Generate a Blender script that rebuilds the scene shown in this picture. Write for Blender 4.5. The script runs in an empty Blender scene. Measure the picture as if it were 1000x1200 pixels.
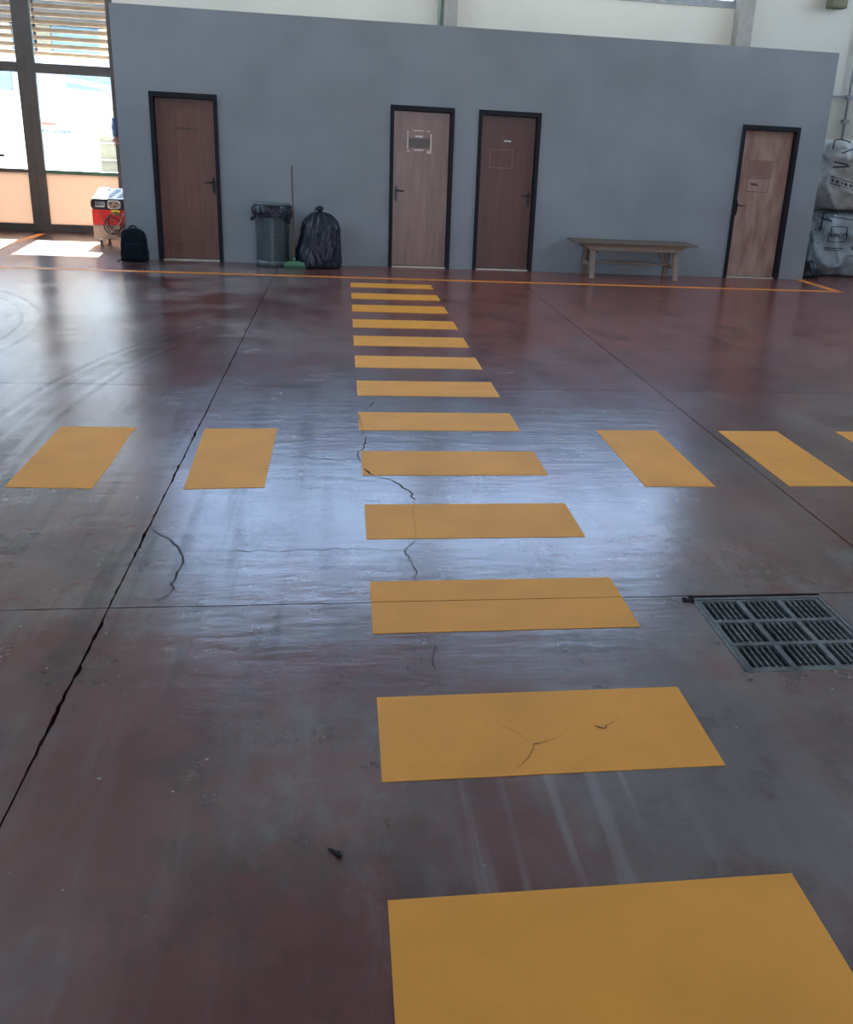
import bpy, bmesh, math, random
from mathutils import Vector, Matrix, noise as mn
random.seed(7)
S = bpy.context.scene
COL = S.collection
PI = math.pi

# ------------------------------------------------------------ camera
yaw, pitch, roll = 0.1520, 0.3396, 0.0505
fw = Vector((math.sin(yaw)*math.cos(pitch), math.cos(yaw)*math.cos(pitch), -math.sin(pitch)))
rt = Vector((math.cos(yaw), -math.sin(yaw), 0)); up = rt.cross(fw)
rt2 = rt*math.cos(roll)+up*math.sin(roll); up2 = -rt*math.sin(roll)+up*math.cos(roll)
cd = bpy.data.cameras.new('camera'); cam = bpy.data.objects.new('camera', cd); COL.objects.link(cam)
m = Matrix((rt2, up2, -fw)).transposed().to_4x4(); m.translation = (0, 0, 1.67); cam.matrix_world = m
cd.sensor_fit = 'VERTICAL'; cd.sensor_height = 36; cd.sensor_width = 30
cd.lens = 1073.2/1200*36; cd.shift_x = (500-555.4)/1200; cd.shift_y = (551.2-600)/1200
cd.clip_start = 0.05; cd.clip_end = 300
S.camera = cam
# ------------------------------------------------------------ world, sun, exposure
S.view_settings.view_transform = 'Standard'; S.view_settings.look = 'None'
S.view_settings.gamma = 1; S.view_settings.use_curve_mapping = False
S.view_settings.exposure = 0.32
W = bpy.data.worlds.new('sky'); S.world = W; W.use_nodes = True
wn = W.node_tree.nodes; wl = W.node_tree.links; wn.clear()
wo = wn.new('ShaderNodeOutputWorld'); wb = wn.new('ShaderNodeBackground'); wl.new(wb.outputs[0], wo.inputs[0])
wt = wn.new('ShaderNodeTexCoord'); ws = wn.new('ShaderNodeSeparateXYZ'); wr = wn.new('ShaderNodeValToRGB')
wl.new(wt.outputs['Generated'], ws.inputs[0]); wl.new(ws.outputs['Z'], wr.inputs[0]); wl.new(wr.outputs[0], wb.inputs[0])
wr.color_ramp.elements[0].color = (0.78, 0.87, 1.0, 1); wr.color_ramp.elements[1].color = (0.42, 0.62, 1.0, 1)
wr.color_ramp.elements[1].position = 0.8
wb.inputs[1].default_value = 9.5
sd = bpy.data.lights.new('sun', 'SUN'); sun = bpy.data.objects.new('sun', sd); COL.objects.link(sun)
sd.energy = 70; sd.angle = 0.009; sd.color = (1, 0.95, 0.87)
sun.rotation_euler = Vector((0.11, -1.0, -0.772)).to_track_quat('-Z', 'Y').to_euler()
def portal(loc, size, aim):
    d = bpy.data.lights.new('opening_portal', 'AREA'); o = bpy.data.objects.new('opening_portal', d); COL.objects.link(o)
    d.shape = 'RECTANGLE'; d.size, d.size_y = size; d.cycles.is_portal = True
    o.location = loc; o.rotation_euler = Vector(aim).to_track_quat('-Z', 'Y').to_euler()
portal((4.2, 16.75, 5.4), (4.7, 2.6), (0, -1, 0)); portal((-0.9, 16.75, 5.4), (4.6, 2.6), (0, -1, 0))
portal((-5.8, 17.05, 1.8), (4.3, 3.6), (0, -1, 0))
portal((1.5, -9.65, 2.25), (5, 4.5), (0, 1, 0))
portal((-8.85, 10.0, 5.4), (10, 3), (1, 0, 0)); portal((11.95, 10.0, 5.4), (10, 3), (-1, 0, 0))

# ------------------------------------------------------------ materials
def mat(name, col, rough=0.5, metal=0.0, var=0.12, scale=8.0, stretch=(1, 1, 1), bump=0.0, bscale=40.0, spec=0.5, col2=None, coat=0.0):
    M = bpy.data.materials.new(name); M.use_nodes = True; n = M.node_tree.nodes; l = M.node_tree.links
    b = n['Principled BSDF']; b.inputs['Roughness'].default_value = rough; b.inputs['Metallic'].default_value = metal
    b.inputs['Specular IOR Level'].default_value = spec; b.inputs['Coat Weight'].default_value = coat; b.inputs['Coat Roughness'].default_value = 0.25
    tc = n.new('ShaderNodeTexCoord'); mp = n.new('ShaderNodeMapping'); mp.inputs['Scale'].default_value = stretch
    l.new(tc.outputs['Object'], mp.inputs[0])
    nz = n.new('ShaderNodeTexNoise'); nz.inputs['Scale'].default_value = scale; nz.inputs['Detail'].default_value = 6
    l.new(mp.outputs[0], nz.inputs[0])
    r = n.new('ShaderNodeValToRGB'); r.color_ramp.elements[0].position = 0.3; r.color_ramp.elements[1].position = 0.7
    c2 = col2 if col2 else tuple(min(1, c*(1+var)) for c in col)
    c1 = col if col2 else tuple(c*(1-var) for c in col)
    r.color_ramp.elements[0].color = (*c1, 1); r.color_ramp.elements[1].color = (*c2, 1)
    l.new(nz.outputs[0], r.inputs[0]); l.new(r.outputs[0], b.inputs['Base Color'])
    if bump:
        z = n.new('ShaderNodeTexNoise'); z.inputs['Scale'].default_value = bscale; z.inputs['Detail'].default_value = 4
        l.new(mp.outputs[0], z.inputs[0]); bp = n.new('ShaderNodeBump'); bp.inputs['Strength'].default_value = bump
        bp.inputs['Distance'].default_value = 0.01; l.new(z.outputs[0], bp.inputs['Height']); l.new(bp.outputs[0], b.inputs['Normal'])
    return M
def glass_mat(name='window_glass', tint=(0.93, 0.96, 0.96, 1)):
    M = bpy.data.materials.new(name); M.use_nodes = True; n = M.node_tree.nodes; l = M.node_tree.links; n.clear()
    o = n.new('ShaderNodeOutputMaterial'); t = n.new('ShaderNodeBsdfTransparent'); g = n.new('ShaderNodeBsdfGlossy'); x = n.new('ShaderNodeMixShader')
    f = n.new('ShaderNodeFresnel'); f.inputs[0].default_value = 1.3; t.inputs[0].default_value = tint; g.inputs['Roughness'].default_value = 0.02
    l.new(f.outputs[0], x.inputs[0]); l.new(t.outputs[0], x.inputs[1]); l.new(g.outputs[0], x.inputs[2]); l.new(x.outputs[0], o.inputs[0]); return M
def translucent_mat():
    M = bpy.data.materials.new('peach_panel'); M.use_nodes = True; n = M.node_tree.nodes; l = M.node_tree.links; n.clear()
    o = n.new('ShaderNodeOutputMaterial'); t = n.new('ShaderNodeBsdfTranslucent'); g = n.new('ShaderNodeBsdfDiffuse'); x = n.new('ShaderNodeMixShader')
    t.inputs[0].default_value = (0.46, 0.375, 0.31, 1); g.inputs[0].default_value = (0.55, 0.42, 0.33, 1); x.inputs[0].default_value = 0.35
    l.new(g.outputs[0], x.inputs[1]); l.new(t.outputs[0], x.inputs[2]); l.new(x.outputs[0], o.inputs[0]); return M

def concrete():
    M = bpy.data.materials.new('polished_red_concrete'); M.use_nodes = True; n = M.node_tree.nodes; l = M.node_tree.links
    b = n['Principled BSDF']; geo = n.new('ShaderNodeNewGeometry'); P = geo.outputs['Position']
    def N(scale, st=(1, 1, 1), det=6, ro=0.55, off=(0, 0, 0)):
        mp = n.new('ShaderNodeMapping'); mp.inputs['Scale'].default_value = st; mp.inputs['Location'].default_value = off; l.new(P, mp.inputs[0])
        z = n.new('ShaderNodeTexNoise'); z.inputs['Scale'].default_value = scale; z.inputs['Detail'].default_value = det; z.inputs['Roughness'].default_value = ro
        l.new(mp.outputs[0], z.inputs[0]); return z.outputs[0]
    def MR(v, a, c, lo=0.0, hi=1.0):
        x = n.new('ShaderNodeMapRange'); x.interpolation_type = 'SMOOTHSTEP'; x.inputs[1].default_value = a; x.inputs[2].default_value = c
        x.inputs[3].default_value = lo; x.inputs[4].default_value = hi; l.new(v, x.inputs[0]); return x.outputs[0]
    def MA(op, a, c=None):
        x = n.new('ShaderNodeMath'); x.operation = op
        for i, v in enumerate((a, c)):
            if v is None: continue
            if isinstance(v, (int, float)): x.inputs[i].default_value = v
            else: l.new(v, x.inputs[i])
        return x.outputs[0]
    def MX(f, a, c, bt='MIX'):
        x = n.new('ShaderNodeMixRGB'); x.blend_type = bt
        for i, v in enumerate((f, a, c)):
            if isinstance(v, (int, float)): x.inputs[i].default_value = v
            elif isinstance(v, tuple): x.inputs[i].default_value = (*v, 1)
            else: l.new(v, x.inputs[i])
        return x.outputs[0]
    sep = n.new('ShaderNodeSeparateXYZ'); l.new(P, sep.inputs[0])
    big = N(0.42, det=3, ro=0.5, off=(3.1, 1.7, 0)); mid = N(1.6, det=5, ro=0.55); fine = N(14, det=6, ro=0.7)
    streak = N(2.2, (3.5, 0.35, 1), det=6, ro=0.6); streakx = N(1.3, (0.5, 3.0, 1), det=7, ro=0.65)
    f1 = MR(MA('ADD', MA('MULTIPLY', big, 0.75), MA('MULTIPLY', mid, 0.55)), 0.57, 0.73)
    # the floor colour turns redder and paler towards the far part of the hall
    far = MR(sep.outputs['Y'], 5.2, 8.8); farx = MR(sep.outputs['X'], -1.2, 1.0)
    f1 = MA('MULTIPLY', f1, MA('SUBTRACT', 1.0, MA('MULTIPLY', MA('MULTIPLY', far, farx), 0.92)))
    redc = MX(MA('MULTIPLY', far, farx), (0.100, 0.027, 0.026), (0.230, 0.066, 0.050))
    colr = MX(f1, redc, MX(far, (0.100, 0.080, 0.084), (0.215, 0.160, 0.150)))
    colr = MX(MR(N(2.6, (1.0, 0.8, 1), det=8, ro=0.68, off=(7, 3, 0)), 0.48, 0.62, 0, 0.6), colr, (0.040, 0.022, 0.021))
    colr = MX(MR(N(1.1, (1.3, 0.7, 1), det=9, ro=0.7, off=(1, 9, 0)), 0.52, 0.66, 0, 0.55), colr, (0.135, 0.125, 0.120))
    colr = MX(MR(streak, 0.50, 0.78, 0, 0.35), colr, (0.13, 0.115, 0.112))
    colr = MX(MR(streakx, 0.55, 0.75, 0, 0.45), colr, (0.055, 0.035, 0.038))
    colr = MX(MR(fine, 0.45, 0.75, 0, 0.12), colr, (0.05, 0.035, 0.036))
    # tyre tracks: rings on the slab, broken up by noise
    def ring(cx, cy, r, w, brk, soft=0.35):
        vm = n.new('ShaderNodeVectorMath'); vm.operation = 'DISTANCE'; l.new(P, vm.inputs[0]); vm.inputs[1].default_value = (cx, cy, 0)
        d = MA('ABSOLUTE', MA('SUBTRACT', vm.outputs['Value'], r))
        return MA('MULTIPLY', MR(d, w*(1-soft), w, 1, 0), brk)
    brk = MR(N(3.0, det=7, ro=0.7), 0.38, 0.6, 0.25, 0.9)
    low = MR(sep.outputs['Y'], 9.3, 10.8, 1, 0); left = MR(sep.outputs['X'], -0.95, -1.5)
    keep = MA('MULTIPLY', MA('MULTIPLY', brk, low), left)
    marks = None
    for a in ((5.115, 5.428, 7.06, 0.05), (5.115, 5.428, 7.17, 0.03), (5.677, 5.439, 7.50, 0.06), (5.60, 5.439, 7.30, 0.025), (5.1, 5.428, 6.92, 0.02)):
        r_ = ring(*a, keep); marks = r_ if marks is None else MA('MAXIMUM', marks, r_)
    lk = MA('MULTIPLY', MR(sep.outputs['X'], -2.3, -2.5), brk)
    for a in ((-6.12, 7.889, 3.52, 0.03), (-6.12, 7.889, 3.36, 0.018), (-6.12, 7.889, 3.14, 0.012)):
        marks = MA('MAXIMUM', marks, ring(*a, lk))
    # straight drag marks running with the hall on its left side
    drag = MR(N(1.0, (7.0, 0.22, 1), det=4, ro=0.6, off=(5, 2, 0)), 0.49, 0.62, 0, 0.85)
    dm = MA('MULTIPLY', MR(sep.outputs['X'], 0.2, -0.3), MA('MULTIPLY', MR(sep.outputs['Y'], 2.3, 2.9), MR(sep.outputs['Y'], 6.8, 5.6)))
    marks = MA('MAXIMUM', marks, MA('MULTIPLY', MA('MULTIPLY', drag, dm), brk))
    colr = MX(MA('MULTIPLY', marks, 0.75), colr, (0.030, 0.026, 0.028))
    # pale dried mop streaks near the camera
    pale = MR(N(1.0, (16.0, 0.5, 1), det=3, ro=0.5, off=(1.2, 0, 0)), 0.50, 0.66, 0, 0.45)
    pm = MA('MULTIPLY', MR(sep.outputs['X'], 0.25, 0.35), MA('MULTIPLY', MR(sep.outputs['Y'], 2.25, 2.05), MR(sep.outputs['X'], 1.0, 0.85)))
    colr = MX(MA('MULTIPLY', pale, pm), colr, (0.24, 0.21, 0.21))
    # white flecks
    fl = MR(N(30, det=2), 0.74, 0.78, 0, 0.7)
    colr = MX(fl, colr, (0.35, 0.33, 0.33))
    l.new(colr, b.inputs['Base Color'])
    ro = MA('ADD', 0.195, MA('MULTIPLY', mid, 0.06))
    l.new(ro, b.inputs['Roughness'])
    cloud = MR(N(1.5, (1.0, 0.55, 1), det=7, ro=0.62, off=(2, 5, 0)), 0.35, 0.68, 0.60, 1.25)
    l.new(MA('MULTIPLY', MA('MULTIPLY', cloud, 1.0), MA('SUBTRACT', 1.0, MA('MULTIPLY', marks, 0.75))), b.inputs['Specular IOR Level'])
    bh = MA('ADD', MA('MULTIPLY', N(5.0, (0.7, 2.2, 1), det=5), 0.6), MA('MULTIPLY', fine, 0.12))
    bp = n.new('ShaderNodeBump'); bp.inputs['Strength'].default_value = 0.32; bp.inputs['Distance'].default_value = 0.012
    l.new(bh, bp.inputs['Height']); l.new(bp.outputs[0], b.inputs['Normal'])
    return M

M = dict(
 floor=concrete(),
 roofing=mat('tan_office_roof', (0.27, 0.25, 0.21), 0.85),
 joint=mat('dark_joint_filler', (0.012, 0.010, 0.011), 0.9),
 crack=mat('dark_crack', (0.018, 0.013, 0.013), 0.9),
 crack_y=mat('brown_crack', (0.22, 0.095, 0.02), 0.9),
 yellow=mat('yellow_floor_paint', (0.74, 0.32, 0.048), 0.55, var=0.07, scale=3, bump=0.10, bscale=60, spec=0.22),
 line=mat('orange_floor_line', (0.66, 0.22, 0.03), 0.5, var=0.1, scale=5, spec=0.4),
 grey=mat('blue_grey_wall_paint', (0.240, 0.252, 0.266), 0.62, var=0.10, scale=1.3, bump=0.12, bscale=30, spec=0.3),
 cream=mat('cream_wall_paint', (0.60, 0.58, 0.52), 0.7, var=0.04, scale=1.0, bump=0.05, spec=0.2),
 ceil=mat('ceiling_panels', (0.5, 0.5, 0.48), 0.8),
 column=mat('grey_concrete_column', (0.30, 0.29, 0.27), 0.8, bump=0.1),
 pipe_green=mat('pale_green_pipe', (0.25, 0.34, 0.29), 0.5),
 frame=mat('dark_door_frame', (0.008, 0.008, 0.013), 0.6, var=0.2, spec=0.25),
 gate=mat('brown_grey_metal', (0.085, 0.078, 0.070), 0.45, var=0.1),
 green=mat('green_metal_rail', (0.05, 0.15, 0.09), 0.45),
 alu=mat('aluminium_window_frame', (0.32, 0.34, 0.36), 0.4, metal=0.3),
 wood1=mat('brown_veneer', (0.135, 0.052, 0.035), 0.42, scale=3, stretch=(14, 14, 0.6), col2=(0.18, 0.080, 0.056)),
 wood2=mat('worn_brown_veneer', (0.150, 0.056, 0.034), 0.36, scale=2.2, stretch=(6, 6, 0.8), col2=(0.23, 0.105, 0.068)),
 wood3=mat('dark_red_veneer', (0.095, 0.028, 0.020), 0.42, scale=3, stretch=(14, 14, 0.6), col2=(0.125, 0.044, 0.032)),
 wood4=mat('worn_veneer_painted_sheen', (0.25, 0.135, 0.10), 0.34, scale=2.0, stretch=(3.5, 3.5, 1.1), col2=(0.46, 0.31, 0.25)),  # blotchy wear, plus the leaf's bright sheen put into a paler colour
 black=mat('black_hardware', (0.010, 0.010, 0.012), 0.35, metal=0.4),
 marble=mat('pale_threshold', (0.6, 0.55, 0.48), 0.4),
 tape=mat('pale_tape', (0.65, 0.52, 0.42), 0.5),
 label=mat('white_label', (0.62, 0.62, 0.60), 0.5),
 smudge=mat('dark_smudge', (0.080, 0.040, 0.030), 0.6),
 remnant=mat('glue_remnant', (0.12, 0.085, 0.070), 0.5),
 patch=mat('brown_patch', (0.24, 0.125, 0.095), 0.5),
 bench=mat('weathered_bench_wood', (0.19, 0.125, 0.09), 0.7, scale=5, stretch=(1, 12, 12), bump=0.3, col2=(0.30, 0.215, 0.165)),
 benchtop=mat('greasy_bench_top', (0.10, 0.068, 0.048), 0.6, scale=5, stretch=(1, 12, 12), bump=0.2, col2=(0.17, 0.125, 0.09)),
 plastic=mat('black_bin_bag_film', (0.006, 0.008, 0.017), 0.40, bump=0.45, bscale=25, spec=0.42),
 mesh=mat('grey_green_perforated_metal', (0.080, 0.102, 0.104), 0.5, metal=0.2),
 band=mat('grey_green_metal', (0.060, 0.080, 0.084), 0.45, metal=0.3),
 lid=mat('grey_green_lid', (0.11, 0.13, 0.125), 0.45),
 pole=mat('brown_broom_pole', (0.14, 0.085, 0.065), 0.5),
 broomg=mat('green_broom_plastic', (0.05, 0.17, 0.08), 0.4),
 bristle=mat('dark_green_bristles', (0.03, 0.09, 0.05), 0.8),
 cloth=mat('black_backpack_fabric', (0.006, 0.010, 0.016), 0.85, bump=0.2, bscale=120, spec=0.2),
 iron=mat('worn_cast_iron', (0.095, 0.10, 0.098), 0.5, metal=0.35, var=0.5, scale=14, bump=0.5, bscale=50),
 pit=mat('drain_pit', (0.006, 0.006, 0.007), 0.9),
 red=mat('red_painted_metal', (0.72, 0.03, 0.02), 0.35),
 tan=mat('tan_machine_base', (0.42, 0.28, 0.20), 0.5),
 chrome=mat('chrome', (0.6, 0.6, 0.6), 0.15, metal=0.9),
 rubber=mat('black_rubber', (0.02, 0.02, 0.02), 0.6),
 cable=mat('brown_cable', (0.16, 0.09, 0.07), 0.6),
 yellowlab=mat('yellow_label', (0.85, 0.6, 0.02), 0.5),
 white=mat('white_paint', (0.8, 0.8, 0.8), 0.5, var=0.03),
 stripe_w=mat('white_stripe_paint', (0.75, 0.72, 0.74), 0.4),
 maroon=mat('maroon_stripe_paint', (0.05, 0.008, 0.014), 0.4),
 sack=mat('white_woven_sack', (0.42, 0.42, 0.40), 0.55, var=0.25, scale=5, bump=0.5, bscale=14),
 sackdark=mat('blue_grey_woven_sack', (0.33, 0.37, 0.40), 0.55, var=0.3, scale=4, bump=0.5, bscale=14),
 ink=mat('dark_print', (0.035, 0.045, 0.06), 0.6),
 slat=mat('tan_grille_slat', (0.55, 0.38, 0.25), 0.5),
 ground=mat('pale_yard_concrete', (0.74, 0.72, 0.69), 0.9),
 van=mat('white_container_paint', (0.80, 0.88, 0.92), 0.5, var=0.02),
 blue=mat('blue_glazing', (0.07, 0.15, 0.21), 0.4, var=0.1),
 soffit=mat('dark_soffit', (0.03, 0.025, 0.02), 0.8),
 pale=mat('pale_facade', (0.36, 0.40, 0.42), 0.8),
 facade_b=mat('pale_blue_facade', (0.13, 0.20, 0.26), 0.8),
 olive=mat('olive_pillar', (0.16, 0.15, 0.10), 0.8),
 beige=mat('beige_cabinet', (0.22, 0.215, 0.17), 0.6),
 orange=mat('orange_plastic', (0.45, 0.17, 0.07), 0.5),
 txtblue=mat('blue_lettering', (0.015, 0.075, 0.18), 0.5),
 txtred=mat('red_lettering', (0.75, 0.08, 0.06), 0.5),
 txtgrey=mat('grey_lettering', (0.20, 0.21, 0.23), 0.5),
 bluecloth=mat('blue_cloth', (0.04, 0.09, 0.20), 0.8),
 pink=mat('pink_rubber', (0.30, 0.12, 0.11), 0.5),
 glass=glass_mat(), dimming=glass_mat('dimming_glass', (0.66, 0.71, 0.76, 1)), peach=translucent_mat(),  # rear hall panes tinted darker to weaken the sheen on the floor
)
# ------------------------------------------------------------ helpers
def link(name, bm, m_, parent=None, smooth=False, loc=None):
    me = bpy.data.meshes.new(name); bmesh.ops.recalc_face_normals(bm, faces=bm.faces[:]); bm.to_mesh(me); bm.free()
    if smooth:
        for p in me.polygons: p.use_smooth = True
    me.materials.append(M[m_] if isinstance(m_, str) else m_)
    o = bpy.data.objects.new(name, me); COL.objects.link(o)
    if parent: o.parent = parent
    if loc: o.location = loc
    return o
def empty(name, loc=(0, 0, 0), rz=0):
    o = bpy.data.objects.new(name, None); COL.objects.link(o); o.location = loc; o.rotation_euler = (0, 0, rz); o.empty_display_size = 0.1; return o
def tag(o, label=None, cat=None, group=None, kind=None):
    if label: o['label'] = label
    if cat: o['category'] = cat
    if group: o['group'] = group
    if kind: o['kind'] = kind
    return o
def box(bm, x0, x1, y0, y1, z0, z1, bev=0.0):
    vs = [bm.verts.new(p) for p in ((x0,y0,z0),(x1,y0,z0),(x1,y1,z0),(x0,y1,z0),(x0,y0,z1),(x1,y0,z1),(x1,y1,z1),(x0,y1,z1))]
    fs = [bm.faces.new([vs[i] for i in f]) for f in ((3,2,1,0),(4,5,6,7),(0,1,5,4),(1,2,6,5),(2,3,7,6),(3,0,4,7))]
    if bev:
        es = list({e for f in fs for e in f.edges}); bmesh.ops.bevel(bm, geom=es, offset=bev, segments=2, affect='EDGES', profile=0.6)
    return bm
def mk(*boxes, bev=0.0):
    bm = bmesh.new()
    for b in boxes: box(bm, *b, bev=bev)
    return bm
def tube(bm, pts, r, n=8, closed=False):
    pts = [Vector(p) for p in pts]; rings = []
    for i, p in enumerate(pts):
        a = pts[i-1] if i else (pts[-1] if closed else p); c = pts[(i+1) % len(pts)] if (i < len(pts)-1 or closed) else p
        t = (c-a).normalized(); s = t.cross(Vector((0, 0, 1)))
        if s.length < 0.05: s = t.cross(Vector((0, 1, 0)))
        s.normalize(); q = t.cross(s); rr = r[i] if isinstance(r, (list, tuple)) else r
        rings.append([bm.verts.new(p+s*math.cos(2*PI*k/n)*rr+q*math.sin(2*PI*k/n)*rr) for k in range(n)])
    for i in range(len(rings)-(0 if closed else 1)):
        A, B = rings[i], rings[(i+1) % len(rings)]
        for k in range(n): bm.faces.new((A[k], A[(k+1) % n], B[(k+1) % n], B[k]))
    if not closed: bm.faces.new(rings[0][::-1]); bm.faces.new(rings[-1])
    return bm
def lathe(bm, prof, n=32, c=(0, 0, 0), cap=True):
    rings = [[bm.verts.new((c[0]+r*math.cos(2*PI*k/n), c[1]+r*math.sin(2*PI*k/n), c[2]+z)) for k in range(n)] for r, z in prof]
    for A, B in zip(rings, rings[1:]):
        for k in range(n): bm.faces.new((A[k], A[(k+1) % n], B[(k+1) % n], B[k]))
    if cap: bm.faces.new(rings[0][::-1]); bm.faces.new(rings[-1])
    return bm
def prism(bm, poly, y0, y1):   # polygon in XZ extruded along Y
    a = [bm.verts.new((x, y0, z)) for x, z in poly]; b = [bm.verts.new((x, y1, z)) for x, z in poly]
    bm.faces.new(a); bm.faces.new(b[::-1]); k = len(poly)
    for i in range(k): bm.faces.new((a[i], b[i], b[(i+1) % k], a[(i+1) % k]))
    return bm
def beam(bm, a, b, w, d):      # rectangular bar between two points, w across X, d across the other
    a = Vector(a); b = Vector(b); t = (b-a).normalized(); s = Vector((1, 0, 0))
    if abs(t.x) > 0.8: s = Vector((0, 1, 0))
    s = (s-t*s.dot(t)).normalized(); q = t.cross(s)
    A = [bm.verts.new(p) for p in [a+s*w/2*i+q*d/2*j for i, j in ((-1,-1),(1,-1),(1,1),(-1,1))]]
    B = [bm.verts.new(p) for p in [b+s*w/2*i+q*d/2*j for i, j in ((-1,-1),(1,-1),(1,1),(-1,1))]]
    bm.faces.new(A[::-1]); bm.faces.new(B)
    for i in range(4): bm.faces.new((A[i], A[(i+1) % 4], B[(i+1) % 4], B[i]))
    return bm
def text(name, s, size, loc, m_, parent, rot=(PI/2, 0, 0), sx=1.0, depth=0.002, bold=0.0):
    cu = bpy.data.curves.new(name, 'FONT'); cu.body = s; cu.size = size; cu.extrude = depth; cu.offset = bold; cu.resolution_u = 3
    t = bpy.data.objects.new(name+'_src', cu); COL.objects.link(t)
    dg = bpy.context.evaluated_depsgraph_get(); me = bpy.data.meshes.new_from_object(t.evaluated_get(dg)); bpy.data.objects.remove(t)
    me.materials.clear(); me.materials.append(M[m_])
    o = bpy.data.objects.new(name, me); COL.objects.link(o); o.location = loc; o.rotation_euler = rot; o.scale = (sx, 1, 1)
    if parent: o.parent = parent
    return o

# ------------------------------------------------------------ floor: cast slabs with joints
fl = link('floor', mk((-8.6, 11.7, -9.5, 16.7, -0.20, -0.035)), 'joint'); tag(fl, kind='structure')
XJ = [-8.6, -4.06, -0.853, 2.355, 11.7]; YJ = [-9.5, -3.4, -0.12, 3.163, 6.45, 9.84, 13.05, 16.7]
XW = {1: .002, 2: .0028, 3: .003}
def edge_pts(a, b, n, fixed, off, amp, seed, axis):
    out = []
    for i in range(n+1):
        t = a+(b-a)*i/n; k = 0 if i in (0, n) else 1
        w = off + k*amp*max(0, 0.7*mn.noise((t*5.0, seed, 0))+0.75*mn.noise((t*29.0, seed+5, 0)))
        out.append((fixed, t, w) if axis == 'y' else (t, fixed, w))
    return out
D0x, D1x, D0y = 1.385, 1.945, 2.590      # the drain opening in metres, open to the joint behind it
def slab(i, j):
    x0, x1, y0, y1 = XJ[i], XJ[i+1], YJ[j], YJ[j+1]
    wl_, wr_ = XW.get(i, 0), XW.get(i+1, 0); wb_ = wt_ = 0.0028
    near = 1 if -0.2 < y0 < 11 else 0
    n = 110 if near else 4
    amp = {2: 0.013, 3: 0.004}
    P = []
    P += [(x, y+w) for x, y, w in edge_pts(x0+wl_, x1-wr_, n if near else 2, y0, wb_, 0.003*near, 3.1+j, 'x')][:-1]
    P += [(x-w, y) for x, y, w in edge_pts(y0+wb_, y1-wt_, n, x1, wr_, amp.get(i+1, 0)*near, 9.7+i, 'y')][:-1]
    T = [(x, y-w) for x, y, w in edge_pts(x1-wr_, x0+wl_, n if near else 2, y1, wt_, 0.003*near, 7.7+j, 'x')][:-1]
    if (i, j) == (2, 2):
        T = [p for p in T if p[0] > D1x]+[(D1x, y1-wt_), (D1x, D0y), (D0x, D0y), (D0x, y1-wt_)]+[p for p in T if p[0] < D0x]
    P += T
    P += [(x+w, y) for x, y, w in edge_pts(y1-wt_, y0+wb_, n, x0, wl_, amp.get(i, 0)*near, 1.3+i, 'y')][:-1]
    bm = bmesh.new()
    top = [bm.verts.new((x, y, 0)) for x, y in P]; bot = [bm.verts.new((x, y, -0.034)) for x, y in P]
    for k in range(len(P)): bm.faces.new((top[k-1], top[k], bot[k], bot[k-1]))
    bm.faces.new(top); return bm
for i in range(4):
    for j in range(7):
        link('slab', slab(i, j), 'floor', fl)
# cracks: thin ragged dark openings in the slabs
def ribbon(pts, w, z, jit=0.012, seed=0, sub=9):
    rnd = random.Random(seed); Q = []
    for (a, b) in zip(pts, pts[1:]):
        L = math.hypot(b[0]-a[0], b[1]-a[1]); n = max(2, int(L/0.03))
        for k in range(n):
            t = k/n; Q.append((a[0]+(b[0]-a[0])*t+rnd.uniform(-jit, jit)*(k > 0), a[1]+(b[1]-a[1])*t+rnd.uniform(-jit, jit)*(k > 0)))
    Q.append(pts[-1]); bm = bmesh.new(); prev = None
    for k, p in enumerate(Q):
        a = Q[max(0, k-1)]; b = Q[min(len(Q)-1, k+1)]; dx, dy = b[0]-a[0], b[1]-a[1]; L = math.hypot(dx, dy) or 1
        ww = w*rnd.uniform(0.35, 1.0)*(0.25+0.75*min(1, 3*min(k, len(Q)-1-k)/len(Q)))
        l_ = bm.verts.new((p[0]-dy/L*ww/2, p[1]+dx/L*ww/2, z)); r_ = bm.verts.new((p[0]+dy/L*ww/2, p[1]-dx/L*ww/2, z))
        if prev: bm.faces.new((prev[0], prev[1], r_, l_))
        prev = (l_, r_)
    return bm
CR = [([(-0.852,3.928),(-0.779,3.822),(-0.696,3.712),(-0.654,3.582),(-0.653,3.384),(-0.656,3.254),(-0.705,3.166)], 0.011),
      ([(0.207,6.20),(0.211,6.014),(0.129,5.80)], 0.006),
      ([(0.125,5.40),(0.138,5.145),(0.09,4.934),(0.112,4.70)], 0.009),
      ([(0.158,4.587),(0.263,4.516),(0.345,4.347),(0.361,4.18)], 0.010),
      ([(0.328,3.755),(0.28,3.66),(0.295,3.479),(0.301,3.345)], 0.008),
      ([(0.317,2.92),(0.317,2.672),(0.318,2.593),(0.243,2.538)], 0.004),
      ([(0.089,4.867),(-0.003,4.823),(-0.097,4.874),(-0.377,4.902)], 0.006),
      ([(-1.048,6.47),(-0.836,6.763),(-0.649,6.473)], 0.006),
      ([(-0.62,3.66),(-0.3,3.65),(0.05,3.66),(0.27,3.63)], 0.005),
      ([(1.75,2.12),(1.80,2.0),(1.79,1.9)], 0.004)]
for k, (p, w) in enumerate(CR): link('crack', ribbon(p, w, 0.0012, seed=k+3, jit=0.012), 'crack', fl)
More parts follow.
